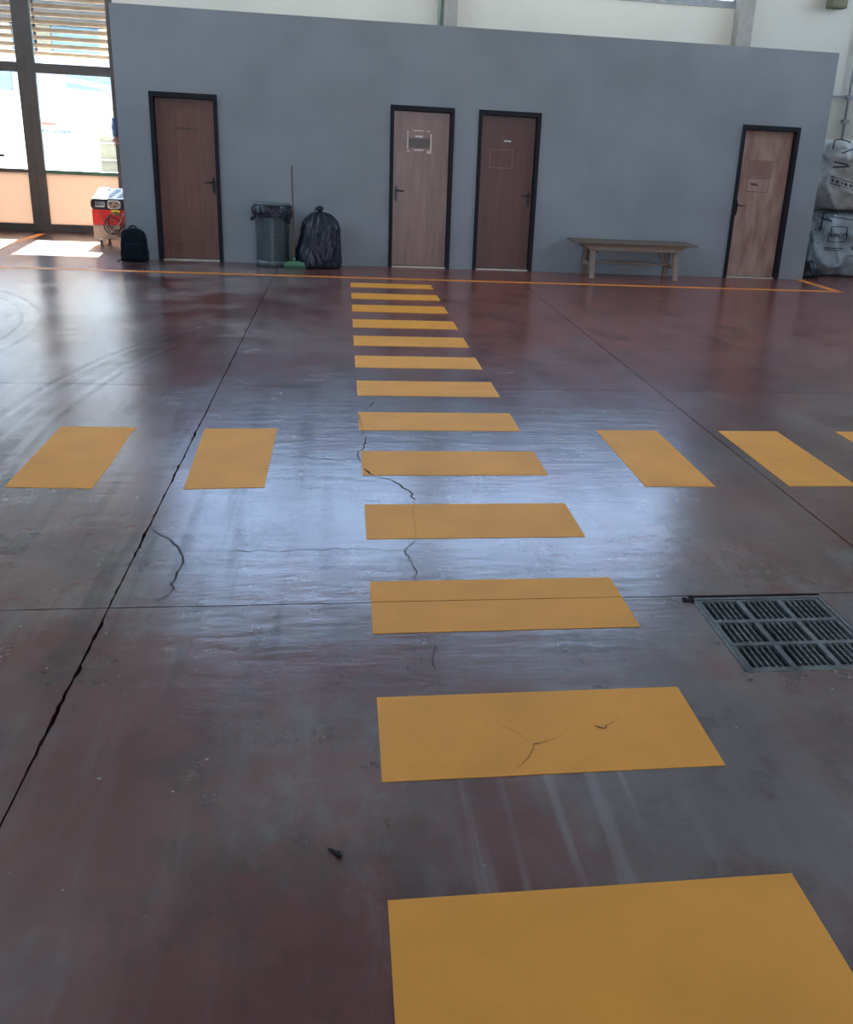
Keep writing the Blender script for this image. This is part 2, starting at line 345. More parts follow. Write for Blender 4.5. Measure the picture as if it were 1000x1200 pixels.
for k, (p, w, nm) in enumerate([([(0.105,5.79),(0.117,5.6),(0.125,5.42)], 0.008, 0), ([(0.12,4.70),(0.15,4.61),(0.165,4.59)], 0.016, 1),
        ([(0.471,2.108),(0.54,2.184),(0.567,2.243),(0.64,2.267),(0.698,2.314)], 0.003, 2), ([(0.567,2.243),(0.469,2.374)], 0.0018, 3),
        ([(0.768,2.313),(0.827,2.328),(0.871,2.365)], 0.0025, 4), ([(0.775,2.325),(0.80,2.305),(0.812,2.318)], 0.012, 5), ([(0.561,2.240),(0.585,2.243)], 0.007, 6),
        ([(0.345,4.17),(0.335,3.95),(0.33,3.765)], 0.003, 7)]):
    link('crack', ribbon(p, w, 0.0034, seed=k+40, jit=0.006), 'crack_y' if nm in (0, 2, 3, 4, 5, 7) else 'crack', fl)

# yellow crossing stripes (a painted film each, cut where a joint passes under)
def film(rects, zt=0.0022):
    bm = bmesh.new()
    for x0, x1, y0, y1 in rects: box(bm, x0, x1, y0, y1, 0.0002, zt)
    return bm
ys = [(11.243,11.605),(10.378,10.79),(9.559,9.986),(8.695,9.12),(7.873,8.30),(7.059,7.478),(6.215,6.641),(5.398,5.80),(4.592,4.995),(3.761,4.175),(2.924,3.339),(2.107,2.518),(1.27,1.683)]
ordn = ['thinnest-looking yellow floor stripe, right against the long orange line by the wall', 'second yellow crossing stripe from the grey wall', 'third yellow crossing stripe from the grey wall',
        'fourth yellow crossing stripe from the grey wall', 'fifth yellow crossing stripe from the grey wall', 'sixth yellow crossing stripe, just beyond the one on the slab joint',
        'yellow crossing stripe painted over the far cross joint of the slabs', 'yellow crossing stripe level with the far ends of the side stripes', 'yellow crossing stripe with a dark crack at its left end, level with the side stripes',
        'yellow crossing stripe fourth from the camera, just in front of the side stripes', 'yellow crossing stripe cut lengthwise by a dark slab joint, left of the drain grate',
        'large yellow crossing stripe with a branching hairline crack and a chipped spot', 'largest and nearest yellow crossing stripe, at the bottom right of the floor']
for k, (a, b) in enumerate(ys):
    xa = 0.108+random.uniform(-.003, .003); xb = 1.112+random.uniform(-.003, .003)
    r = [(xa, xb, a, b)]
    if a < 3.163 < b: r = [(xa, xb, a, 3.1605), (xa, xb, 3.1655, b)]
    if a < 6.45 < b: r = [(xa, xb, a, 6.4488), (xa, xb, 6.4512, b)]
    o = link('floor_stripe', film(r), 'yellow'); tag(o, ordn[k], 'floor stripe', 'yellow stripes of the long crossing')
lab = ['yellow floor stripe farthest left, with a clipped far right corner', 'yellow floor stripe just right of the long dark slab joint, left of the crossing',
       'slanting yellow floor stripe nearest the crossing on its right side', 'slanting yellow floor stripe beyond the right slab joint', 'yellow floor stripe mostly cut off by the right edge of the picture']
for k, (x0, x1) in enumerate([(-1.625, -1.218), (-0.797, -0.387), (1.607, 2.0), (2.425, 2.825), (3.243, 3.64)]):
    bm = bmesh.new()
    if k == 0: poly = [(x0, 4.43), (x1+.005, 4.41), (x1+.01, 4.80), (x1-.0, 5.33), (x1+.01, 5.43), (x0-.01, 5.44)]
    elif k == 1: poly = [(x0+.02, 4.395), (x1, 4.415), (x1, 5.425), (x0-.015, 5.415)]
    else: poly = [(x0, 4.41), (x1, 4.408), (x1+.005, 5.43), (x0, 5.43)]
    A = [bm.verts.new((x, y, 0.0022)) for x, y in poly]; B = [bm.verts.new((x, y, 0.0002)) for x, y in poly]
    bm.faces.new(A); bm.faces.new(B[::-1])
    for i in range(len(poly)): bm.faces.new((A[i-1], A[i], B[i], B[i-1]))
    o = link('floor_stripe', bm, 'yellow'); tag(o, lab[k], 'floor stripe', 'yellow stripes of the side crossing')
bm = mk((-4.78, 6.93, 12.01, 12.135, 0.0002, 0.0018)); o = link('floor_line', bm, 'line'); tag(o, 'long thin orange line painted along the foot of the grey wall', 'floor line')
bm = mk((6.80, 6.93, 12.137, 13.25, 0.0002, 0.0018)); o = link('floor_line', bm, 'line'); tag(o, 'short orange line turning back to the right end of the grey wall', 'floor line')
bm = mk((-4.87, -4.75, 12.7, 16.1, 0.0002, 0.0018)); o = link('floor_line', bm, 'line'); tag(o, 'faded orange line running to the glazed gate at the left', 'floor line')
bm = bmesh.new(); rnd = random.Random(4)
tube(bm, [(-0.034,1.865,.003),(-0.026,1.855,.006),(-0.017,1.850,.004)], [.002,.0035,.003], 6)
tube(bm, [(-0.017,1.850,.004),(-0.008,1.838,.008),(-0.003,1.832,.004),(0.0,1.845,.005)], [.003,.007,.006,.003], 6)
o = link('debris', bm, 'black'); tag(o, 'tiny black scrap lying on the bare floor left of the nearest stripes', 'debris')

# ------------------------------------------------------------ drain grate
gr = empty('drain_grate', (1.665, 2.868, -0.030)); tag(gr, 'worn iron drain grate let into the floor at the right', 'grate')
gx0, gx1, gy0, gy1 = -0.278, 0.278, -0.276, 0.277
def jbox(bm, x0, x1, y0, y1, z0, z1): box(bm, x0, x1, y0, y1, z0, z1, 0.0025)
bm = bmesh.new()
for a in ((gx0, gx1, gy0, gy0+.018), (gx0, gx1, gy1-.018, gy1), (gx0, gx0+.018, gy0+.018, gy1-.018), (gx1-.018, gx1, gy0+.018, gy1-.018)): jbox(bm, *a, 0.0, 0.031)
link('outer_frame', bm, 'iron', gr)
link('pit', mk((gx0, gx1, gy0, gy1, -0.0045, -0.0005)), 'pit', gr)
ix0, ix1, iy0, iy1 = gx0+.021, gx1-.021, gy0+.021, gy1-.021
rows = [iy0+(iy1-iy0)*k/3 for k in range(4)]; cols = [ix0+(ix1-ix0)*k/3 for k in range(4)]
bm = bmesh.new()
for y in rows: jbox(bm, ix0, ix1, max(iy0, y-.011), min(iy1, y+.011), 0.002, 0.029)
for x in (cols[0], cols[3]): jbox(bm, max(ix0, x-.016), min(ix1, x+.016), iy0, iy1, 0.002, 0.028)
link('grate_frame', bm, 'iron', gr)
for r_ in range(3):
    for c_ in range(3):
        if c_: link('divider', mk((cols[c_]-.011, cols[c_]+.011, rows[r_]+.011, rows[r_+1]-.011, 0.004, 0.0285), bev=.002), 'iron', gr)
        n = 6; a = cols[c_]+.014; b = cols[c_+1]-.014; p = (b-a)/n
        for k in range(1, n):
            bm = bmesh.new(); cx = a+p*k
            box(bm, cx-.0042, cx+.0042, rows[r_]+.010, rows[r_+1]-.010, 0.004, 0.026, 0.0015)
            for q in range(4):
                yy = rows[r_]+.030+q*(rows[r_+1]-rows[r_]-.06)/3; bmesh.ops.create_icosphere(bm, subdivisions=1, radius=.0052, matrix=Matrix.Translation((cx, yy, .0255)))
            link('grate_bar', bm, 'iron', gr)
bm = bmesh.new(); rnd = random.Random(2)
for k in range(7): bmesh.ops.create_icosphere(bm, subdivisions=1, radius=rnd.uniform(.006, .013), matrix=Matrix.Translation((gx0-.012+rnd.uniform(-.03, .012), gy1-.018+rnd.uniform(-.012, .012), .032)))
link('broken_corner', bm, 'pit', gr)

# ------------------------------------------------------------ grey office box
Y = 13.26; XL, XR, ZT = -2.89, 6.93, 3.15
DR = [(-2.476, -1.616), (0.651, 1.523), (1.856, 2.727), (5.650, 6.523)]
poly = [(XL, ZT), (XL, 0)]
for a, b in DR: poly += [(a, 0), (a, 2.145), (b, 2.145), (b, 0)]
poly += [(XR, 0), (XR, ZT)]
bm = bmesh.new(); prism(bm, poly, Y, Y+.17)
es = [e for e in bm.edges if all(abs(v.co.y-Y) < 1e-3 for v in e.verts) and (all(v.co.z > 3 for v in e.verts) or all(v.co.x < XL+.01 for v in e.verts) or all(v.co.x > XR-.01 for v in e.verts))]
bmesh.ops.bevel(bm, geom=es, offset=0.012, segments=2, affect='EDGES'); bmesh.ops.triangulate(bm, faces=[f for f in bm.faces if len(f.verts) > 4])
tag(link('wall_front', bm, 'grey'), kind='structure')
tag(link('wall_office_left', mk((XL, XL+.15, Y+.172, 16.39, 0, 3.05)), 'cream'), kind='structure')
tag(link('wall_office_right', mk((XR-.15, XR, Y+.172, 16.39, 0, 3.05)), 'grey'), kind='structure')
tag(link('ceiling_office', mk((XL, XR, Y+.172, 16.39, 3.052, 3.12)), 'roofing'), kind='structure')

def door(n, x0, x1, wood, side):
    d = empty('door_%d' % n, ((x0+x1)/2, Y, 0)); tag(d, kind='structure'); w = (x1-x0)/2; f = .052
    bm = mk((-w, -w+f, -.018, .15, 0, 2.147), (w-f, w, -.018, .15, 0, 2.147), (-w+f, w-f, -.018, .15, 2.147-f-.012, 2.147)); link('door_frame', bm, 'frame', d)
    bm = mk((-w+f, -w+f+.018, .135, .15, 0.012, 2.07), (w-f-.018, w-f, .135, .15, 0.012, 2.07)); link('door_stop', bm, 'frame', d)
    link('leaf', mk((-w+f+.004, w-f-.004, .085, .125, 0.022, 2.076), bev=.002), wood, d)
    link('threshold', mk((-w+f, w-f, .03, .17, 0.0, 0.014)), 'marble', d)
    hx = (w-f-.045)*side
    bm = bmesh.new()
    for k in range(24):
        a = 2*PI*k/24; bm.verts.new((hx+.023*math.cos(a), .076, 1.0+.118*math.sin(a)*(1-0.10*abs(math.cos(a)))))
    bm.verts.ensure_lookup_table(); fc = bm.faces.new(bm.verts[:]); r = bmesh.ops.extrude_face_region(bm, geom=[fc])
    bmesh.ops.translate(bm, verts=[v for v in r['geom'] if isinstance(v, bmesh.types.BMVert)], vec=(0, .0085, 0))
    pl = link('handle_plate', bm, 'black', d)
    bm = bmesh.new(); tube(bm, [(hx, .076, 1.045), (hx, .045, 1.045), (hx-side*.012, .034, 1.044), (hx-side*.06, .030, 1.038), (hx-side*.115, .034, 1.040)], [.011, .0095, .0095, .0085, .007], 10)
    link('lever', bm, 'black', d, smooth=True)
    link('keyhole', mk((hx-.004, hx+.004, .0735, .0765, .93, .955)), 'frame', d)
    return d
def marks(d, items, mm, name, y=0.083):
    for (x0, x1, z0, z1) in items:
        o = link(name, mk((x0-d.location.x, x1-d.location.x, y, y+.0015, z0, z1)), mm, d)
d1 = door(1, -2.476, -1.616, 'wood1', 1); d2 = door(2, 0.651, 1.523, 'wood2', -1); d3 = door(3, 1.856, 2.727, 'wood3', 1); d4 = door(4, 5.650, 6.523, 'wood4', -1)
def outline(d, x0, x1, z0, z1, t, mm, nm): marks(d, [(x0, x1, z0, z0+t), (x0, x1, z1-t, z1), (x0, x0+t, z0+t, z1-t), (x1-t, x1, z0+t, z1-t)], mm, nm)
marks(d1, [(-2.20, -1.90, 1.70, 1.712), (-2.16, -1.98, 1.712, 1.722), (-2.30, -2.12, .20, .212), (-2.25, -2.17, .14, .15)], 'smudge', 'smudge')
marks(d2, [(.888, .906, 1.60, 1.835), (.975, 1.12, 1.826, 1.845), (1.165, 1.20, 1.826, 1.845), (1.207, 1.228, 1.57, 1.80), (.985, 1.115, 1.575, 1.597), (1.165, 1.225, 1.545, 1.585), (.888, .925, 1.56, 1.58)], 'tape', 'tape_strip')
marks(d2, [(1.0, 1.105, 1.750, 1.775)], 'label', 'door_label', .081)
marks(d2, [(.915, 1.20, 1.61, 1.74)], 'remnant', 'paper_remnant', .0838)
marks(d3, [(2.235, 2.335, 1.750, 1.770)], 'label', 'door_label', .081)
outline(d3, 2.045, 2.37, 1.40, 1.65, .007, 'patch', 'tape_trace'); marks(d3, [(2.03, 2.15, 1.648, 1.664)], 'smudge', 'smudge')
outline(d4, 5.862, 6.222, 1.435, 1.675, .008, 'smudge', 'tape_trace'); outline(d4, 5.862, 6.195, 1.235, 1.425, .007, 'smudge', 'tape_trace')
marks(d4, [(5.885, 6.205, 1.45, 1.66)], 'patch', 'poster_patch', .0838); marks(d4, [(5.93, 6.04, 1.325, 1.345), (5.91, 6.0, 1.345, 1.36)], 'smudge', 'smudge')

# ------------------------------------------------------------ hall shell
HZ = 8.0
bm = mk((-8.9, -8.1, 16.4, 16.7, 0, HZ), (-3.52, 11.7, 16.4, 16.7, 0, 4.08), (-8.1, -3.52, 16.4, 16.7, 4.2, HZ),
        (1.50, 1.86, 16.4, 16.7, 4.08, 6.7), (-3.52, -3.15, 16.4, 16.7, 4.08, 6.7), (6.60, 11.7, 16.4, 16.7, 4.08, 6.7), (-3.52, 11.7, 16.4, 16.7, 6.7, HZ))
tag(link('wall_rear', bm, 'cream'), kind='structure')
tag(link('wall_left', mk((-8.9, -8.6, -9.5, 5.0, 0, HZ), (-8.9, -8.6, 15.0, 16.4, 0, HZ), (-8.9, -8.6, 5.0, 15.0, 0, 3.9), (-8.9, -8.6, 5.0, 15.0, 6.9, HZ)), 'cream'), kind='structure')
tag(link('wall_right', mk((11.7, 12.0, -9.5, 5.0, 0, HZ), (11.7, 12.0, 15.0, 16.7, 0, HZ), (11.7, 12.0, 5.0, 15.0, 0, 3.9), (11.7, 12.0, 5.0, 15.0, 6.9, HZ)), 'cream'), kind='structure')
tag(link('wall_behind_camera', mk((-8.9, -1, -9.8, -9.5, 0, HZ), (4, 12, -9.8, -9.5, 0, HZ), (-1, 4, -9.8, -9.5, 4.5, HZ)), 'cream'), kind='structure')
tag(link('ceiling', mk((-8.9, 12, -9.8, 16.7, HZ, HZ+.25)), 'ceil'), kind='structure')
tag(link('sun_block_eave', mk((-10, 13, 16.71, 19.7, 8.0, 8.2)), 'ceil'), 'unseen roof eave added to keep sun off the hall floor', 'eave')  # out of view, added so less sun enters the upper windows
tag(link('trim_1', mk((6.932, 7.0, 16.38, 16.398, 0, 0.1)), 'cream'), kind='structure')
def column(x0, x1, label):
    o = link('column', mk((x0, x1, 16.18, 16.398, 0, HZ-.01), bev=.012), 'column'); tag(o, label, 'column', 'concrete columns of the rear wall')
column(1.63, 1.84, 'grey column seen over the wall top, beside a green pipe'); column(6.56, 6.83, 'grey column seen over the wall top at right')
bm = bmesh.new(); tube(bm, [(1.575, 16.30, 3.13), (1.575, 16.30, 7.9)], .04, 12); pp = link('downpipe', bm, 'pipe_green', smooth=True); tag(pp, 'pale green downpipe beside the middle column above the wall', 'pipe')
def window(n, x0, x1, z0, z1, k, loc=None, rz=0):
    w = empty('window_%d' % n, loc or ((x0+x1)/2, 16.5, z0), rz); tag(w, kind='structure'); h = (x1-x0)/2; H_ = z1-z0
    link('window_frame', mk((-h, h, -.08, .08, 0, .10), (-h, h, -.05, .05, H_-.08, H_), (-h, -h+.07, -.05, .05, .1, H_-.08), (h-.07, h, -.05, .05, .1, H_-.08)), 'alu', w)
    link('window_sill', mk((-h, h, -.13, -.081, -.02, .03)), 'alu', w)
    p = (2*h-.14)/k
    for i in range(k):
        a = -h+.07+p*i
        if i: link('mullion', mk((a-.04, a+.04, -.05, .05, .1, H_-.08)), 'alu', w)
        link('pane', mk((a+.03, a+p-.03, -.004, .004, .1, H_-.08)), 'dimming' if n < 3 else 'glass', w)
window(1, 1.86, 6.60, 4.08, 6.7, 4); window(2, -3.15, 1.50, 4.08, 6.7, 4)
window(3, -5, 5, 3.9, 6.9, 8, (-8.75, 10, 3.9), PI/2); window(4, -5, 5, 3.9, 6.9, 8, (11.85, 10, 3.9), -PI/2)  # unseen side windows, added to light the partition and far floor

# glazed gate at the left
g = empty('door_5', (0, 16.42, 0)); tag(g, kind='structure')
def gp(name, x0, x1, z0, z1, m_='gate', y0=0, y1=.09, label=None):
    o = link(name, mk((x0, x1, y0, y1, z0, z1), bev=0 if m_ in ('glass', 'peach') else .006), m_, g)
    if label: o['label'] = label
    return o
gp('post', -3.635, -3.53, 0, 4.19); gp('post', -8.09, -7.98, 0, 4.19); gp('head_rail', -7.979, -3.636, 4.08, 4.19)
gp('stile', -4.893, -4.762, 0, 4.079); gp('stile', -5.035, -4.897, 0, 4.079, y0=.02, y1=.10); gp('stile', -6.40, -6.27, 0, 4.079); gp('stile', -6.535, -6.404, 0, 4.079, y0=.02, y1=.10)
for k, (a, b) in enumerate([(-4.761, -3.636), (-6.269, -5.036), (-7.979, -6.536)]):
    gp('transom', a, b, 2.43, 2.575); gp('bottom_rail', a, b, 0.0, .125)
    gp('middle_rail', a, b, .925, .985, 'green' if k == 0 else 'gate', label='green middle rail' if k == 0 else None)
    gp('upper_pane', a, b, 2.576, 4.079, 'glass', .04, .048); gp('pane', a, b, .986, 2.429, 'glass', .04, .048)
    gp('kick_panel', a, b, .126, .924, 'peach', .035, .055)
o = gp('pull_handle', -5.62, -5.35, 1.155, 1.195, 'black', -.05, -.02); gp('handle_bracket', -5.60, -5.575, 1.16, 1.19, 'black', -.019, -.001)
for z in (1.05, 2.2, 3.2):
    bm = bmesh.new(); tube(bm, [(-3.62, -.012, z-.05), (-3.62, -.012, z+.05)], .011, 8); link('hinge', bm, 'gate', g)
# blue rag and pink glove hanging at the gate edge
def crumple(bm, amp, sc, seed=0):
    for v in bm.verts:
        v.co += Vector((mn.noise(v.co*sc+Vector((seed, 0, 0))), mn.noise(v.co*sc+Vector((0, seed+9, 0))), mn.noise(v.co*sc+Vector((3, 0, seed)))))*amp
rg = empty('hanging_rag', (-3.612, 16.36, 1.83)); tag(rg, 'blue rag hanging at the right edge of the glazed gate', 'rag')
bm = bmesh.new()
lathe(bm, [(.012, 0), (.028, -.02), (.034, -.08), (.045, -.15), (.038, -.20), (.045, -.27), (.03, -.285)], 14); crumple(bm, .018, 14); link('cloth', bm, 'bluecloth', rg, True)
bm = bmesh.new(); tube(bm, [(0, 0, -.012), (0, .045, .03)], .004, 6); link('hook', bm, 'gate', rg)
gl = empty('rubber_glove', (-3.605, 16.36, 1.54)); tag(gl, 'small pinkish work glove hanging just below the blue rag', 'glove')
bm = bmesh.new(); lathe(bm, [(.02, .0), (.035, -.03), (.04, -.07), (.03, -.085)], 12); crumple(bm, .01, 20); link('palm', bm, 'pink', gl, True)
for k in range(4):
    bm = bmesh.new(); tube(bm, [(-.028+.018*k, 0, -.075), (-.03+.02*k, -.006, -.105), (-.031+.021*k, -.002, -.125+.004*abs(k-1.5))], [.009, .0085, .006], 8); link('finger', bm, 'pink', gl, True)
bm = bmesh.new(); tube(bm, [(-.034, 0, -.03), (-.05, -.008, -.055), (-.052, -.01, -.075)], [.009, .009, .006], 8); link('thumb', bm, 'pink', gl, True)

# conduit on the right of the rear wall, small speaker above
cn = empty('conduit', (8.84, 16.335, 0)); tag(cn, 'thin grey conduit running down the pale wall above the white sacks', 'conduit')
bm = bmesh.new(); tube(bm, [(0, 0, .4), (0, 0, 7.5)], .022, 10); link('pipe', bm, 'alu', cn, True)
bm = bmesh.new(); tube(bm, [(-.85, 0, 2.80), (-.022, 0, 2.80)], .018, 10); link('branch_pipe', bm, 'alu', cn, True)
for z in (2.40, 2.80, 3.6): link('clip', mk((-.045, .075, -.03, .064, z-.03, z+.03), bev=.005), 'alu', cn)
sp = empty('wall_lamp', (8.30, 16.3, 4.16)); tag(sp, 'small olive box lamp high on the pale wall at top right', 'lamp')
link('housing', mk((-.15, .15, -.12, .06, 0, .42), bev=.015), 'olive', sp); link('mount', mk((-.05, .05, .061, .099, .1, .3)), 'alu', sp); link('lens', mk((-.13, .13, -.13, -.121, .03, .39)), 'olive', sp)

# ------------------------------------------------------------ yard outside
tag(link('ground_yard', mk((-60, 60, 16.72, 90, -.3, -.02), (-60, 60, -60, -9.82, -.3, -.02)), 'ground'), kind='structure')
o = link('sun_block_canopy', mk((-8.4, -3.2, 16.71, 18.7, 4.3, 4.42)), 'ceil'); tag(o, 'unseen flat canopy added to block sun above the glazed gate', 'canopy')  # not visible, put here to stop sun through the upper gate panes
rgl = empty('rolling_grille', (-5.8, 16.80, 0)); tag(rgl, 'rolling grille of tan slats outside the upper gate panes', 'grille')
for k in range(13):
    z = 2.74+.115*k; bm = bmesh.new()
    prof = [(-.010, -.030), (.008, -.034), (.014, 0), (.008, .034), (-.010, .030), (-.014, 0)]
    A = [bm.verts.new((-2.28, y, z+q)) for y, q in prof]; B = [bm.verts.new((2.28, y, z+q)) for y, q in prof]
    bm.faces.new(A[::-1]); bm.faces.new(B)
    for i in range(6): bm.faces.new((A[i], A[(i+1) % 6], B[(i+1) % 6], B[i]))
    link('slat', bm, 'slat', rgl)
for x in (-2.28, -.75, .98, 2.25): link('guide', mk((x-.02, x+.02, .016, .04, 2.70, 4.19)), 'gate', rgl)
vn = empty('container', (-8.0, 20.0, 0)); tag(vn, 'white box container with blue and red lettering behind the glazed gate', 'container')
link('body', mk((-3.6, 2.98, .0, .9, .12, 2.17), bev=.02), 'van', vn); link('top_rail', mk((-3.62, 3.0, -.02, .92, 2.171, 2.21)), 'pale', vn)
for x in (-3.4, -1, 2.9): link('foot', mk((x-.1, x+.1, .1, .4, -.02, .119)), 'gate', vn)
text('lettering', 'Fornino Giovanni', .122, (2.02, -.004, 1.53), 'txtblue', vn, sx=.88, bold=.004)
bm = bmesh.new(); prism(bm, [(2.20, 1.655), (2.45, 1.675), (2.68, 1.645), (2.45, 1.715), (2.20, 1.725)], -.006, 0); link('red_swoosh', bm, 'txtred', vn)
for k, (a, b, z) in enumerate([(2.38, 2.50, 1.45), (2.46, 2.58, 1.41), (2.28, 2.62, 1.35), (2.34, 2.66, 1.27), (2.26, 2.70, 1.08), (2.30, 2.64, .99)]):
    bm = bmesh.new(); x = a
    while x < b: box(bm, x, min(b, x+.05), -.005, 0, z, z+.028); x += .068
    link('small_lettering', bm, 'txtgrey', vn)
cb = empty('cabinet', (-4.63, 21.1, 0)); tag(cb, 'beige cabinet with open shelves beside the white container', 'cabinet')
link('body', mk((-.35, .85, 0, .6, -.02, 2.1), bev=.01), 'beige', cb); link('upper_door', mk((-.33, .83, -.02, 0, 1.72, 2.07), bev=.005), 'beige', cb); link('door', mk((.05, .83, -.02, 0, .75, 1.68), bev=.005), 'beige', cb)
for z in (.35, .72, 1.03, 1.36): link('shelf', mk((-.34, .03, -.14, 0, z, z+.025)), 'pale', cb)
link('side_panel', mk((-.36, -.34, -.16, 0, .0, 1.69)), 'pale', cb); link('side_panel', mk((.03, .05, -.16, 0, .0, 1.69)), 'pale', cb)
link('knob', mk((.10, .13, -.04, -.021, 1.55, 1.58)), 'black', cb)
ob = empty('storage_tub', (-4.25, 20.6, -.02)); tag(ob, 'orange tub standing before the beige cabinet outside', 'tub')
bm = bmesh.new(); lathe(bm, [(.16, 0), (.20, .88), (.215, .90), (.215, .92), (.17, .92), (.14, .05)], 20); link('tub_body', bm, 'orange', ob, True)
for k in range(4):
    bm = bmesh.new(); beam(bm, (-3.86+.06*k, 20.4, -.02), (-3.95+.13*k, 20.75, 1.02+.05*(k % 2)), .03, .02); tag(link('plank', bm, 'pale'), ('leftmost', 'second', 'third', 'rightmost')[k]+' pale wooden slat leaning by the cabinet outside', 'plank', 'slats leaning outside')
hb = empty('building', (-3, 26, 0)); tag(hb, 'low pale building with blue glazing across the yard', 'building')
link('wall', mk((-14, 9, 0, 4, -.02, 3.29)), 'pale', hb); link('soffit', mk((-14, 9, -.5, 4, 3.97, 5.1)), 'soffit', hb); link('back_wall', mk((-14, 9, .25, 4, 3.291, 3.969)), 'facade_b', hb)
x = -9.0
for k in range(9):
    w = .55 if k % 2 else 1.15
    link('glazing', mk((x, x+w, .02, .24, 3.30, 3.96)), 'blue', hb); link('pillar', mk((x+w, x+w+.38, -.05, .24, 3.30, 3.96)), 'olive' if k % 2 else 'slat', hb); x += w+.38
bm = bmesh.new(); beam(bm, (-4.6, -.12, 2.86), (1.5, -.12, 2.05), .06, .14); link('sloping_pipe', bm, 'txtgrey', hb)
link('awning', mk((-3.8, 1.5, -.1, 0, 2.55, 2.95)), 'facade_b', hb); link('awning', mk((-8, -5.1, -.1, 0, 2.45, 2.95)), 'facade_b', hb)

# ------------------------------------------------------------ things along the wall
# bench
be = empty('bench', (4.09, 12.93, 0)); tag(be, 'weathered wooden trestle bench against the grey wall', 'bench')
link('plank_top', mk((-.89, .89, -.25, .02, .478, .502), bev=.004), 'benchtop', be); link('plank_top', mk((-.885, .885, .024, .27, .478, .502), bev=.004), 'benchtop', be)
for y in (-.19, .17):
    bm = bmesh.new(); prism(bm, [(-.80, .477), (-.64, .385), (.62, .385), (.78, .477)], y-.0125, y+.0125); link('apron', bm, 'bench', be)
for sx in (-1, 1):
    for sy in (-1, 1):
        bm = bmesh.new(); beam(bm, (sx*.615+.0, sy*.235-.01, 0.0), (sx*.60, sy*.125-.01, .476), .065, .04)
        bmesh.ops.bisect_plane(bm, geom=bm.verts[:]+bm.edges[:]+bm.faces[:], plane_co=(0, 0, .002), plane_no=(0, 0, -1), clear_outer=True)
        link('leg', bm, 'bench', be)
    link('crosspiece', mk((sx*.60-.045, sx*.60-.015, -.17, .15, .16, .215)), 'bench', be)
    bm = bmesh.new(); beam(bm, (sx*.57, .1, .19), (sx*.42, .1, .40), .03, .02); link('brace', bm, 'bench', be)
bm = bmesh.new(); tube(bm, [(-.60, -.01, .20), (.60, -.01, .197)], .016, 8); link('stretcher', bm, 'bench', be)

# perforated bin
bn = empty('waste_bin', (-.925, 12.975, 0)); tag(bn, 'tall round perforated grey green waste bin with flat lid by the wall', 'waste bin')
R0, R1, Hb = .212, .225, .80; NC, NR = 60, 20
def bp(k, z, dr=0): a = 2*PI*k/NC; r = R0+(R1-R0)*z/Hb+dr; return Vector((r*math.cos(a), r*math.sin(a), z))
solid = {41, 42, 43, 44, 45, 55, 56, 5, 6, 20, 21, 32, 33}
bm = bmesh.new()
for k in range(NC):
    if k in solid: continue
    for j in range(NR):
        z0 = .09+(Hb-.15)*j/NR; z1 = .09+(Hb-.15)*(j+1)/NR; dz = (z1-z0)*.2
        o4 = [bp(k, z0), bp(k+1, z0), bp(k+1, z1), bp(k, z1)]; i4 = [bp(k+.18, z0+dz), bp(k+.82, z0+dz), bp(k+.82, z1-dz), bp(k+.18, z1-dz)]
        O = [bm.verts.new(p) for p in o4]; I = [bm.verts.new(p) for p in i4]
        for q in range(4): bm.faces.new((O[q], O[(q+1) % 4], I[(q+1) % 4], I[q]))
o = link('perforated_wall', bm, 'mesh', bn)
for s0, s1 in ((41, 46), (55, 57), (5, 7), (20, 22), (32, 34)):
    bm = bmesh.new(); ks = [s0+i*.5 for i in range(int((s1-s0)*2)+1)]
    A = [bm.verts.new(bp(k, .05, .002)) for k in ks]; B = [bm.verts.new(bp(k, Hb-.05, .002)) for k in ks]
    A2 = [bm.verts.new(bp(k, .05, -.001)) for k in ks]; B2 = [bm.verts.new(bp(k, Hb-.05, -.001)) for k in ks]
    for i in range(len(ks)-1): bm.faces.new((A[i], A[i+1], B[i+1], B[i])); bm.faces.new((A2[i], B2[i], B2[i+1], A2[i+1]))
    bm.faces.new((A[0], B[0], B2[0], A2[0])); bm.faces.new((A[-1], A2[-1], B2[-1], B[-1])); link('side_band', bm, 'band', bn)
bm = bmesh.new(); lathe(bm, [(R0+.010, 0), (R0+.012, .085), (R0+.002, .092), (R0-.008, .09), (R0-.008, .01)], 48); link('base_ring', bm, 'mesh', bn, True)
bm = bmesh.new(); lathe(bm, [(R1-.004, Hb-.06), (R1+.004, Hb-.06), (R1+.006, Hb), (R1-.004, Hb), ], 48, cap=False); link('rim', bm, 'mesh', bn, True)
bm = bmesh.new(); lathe(bm, [(R1+.022, Hb+.012), (R1+.028, Hb+.02), (R1+.02, Hb+.032), (.05, Hb+.040)], 8); bmesh.ops.rotate(bm, verts=bm.verts[:], cent=(0, 0, 0), matrix=Matrix.Rotation(PI/8, 3, 'Z')); link('lid', bm, 'lid', bn)
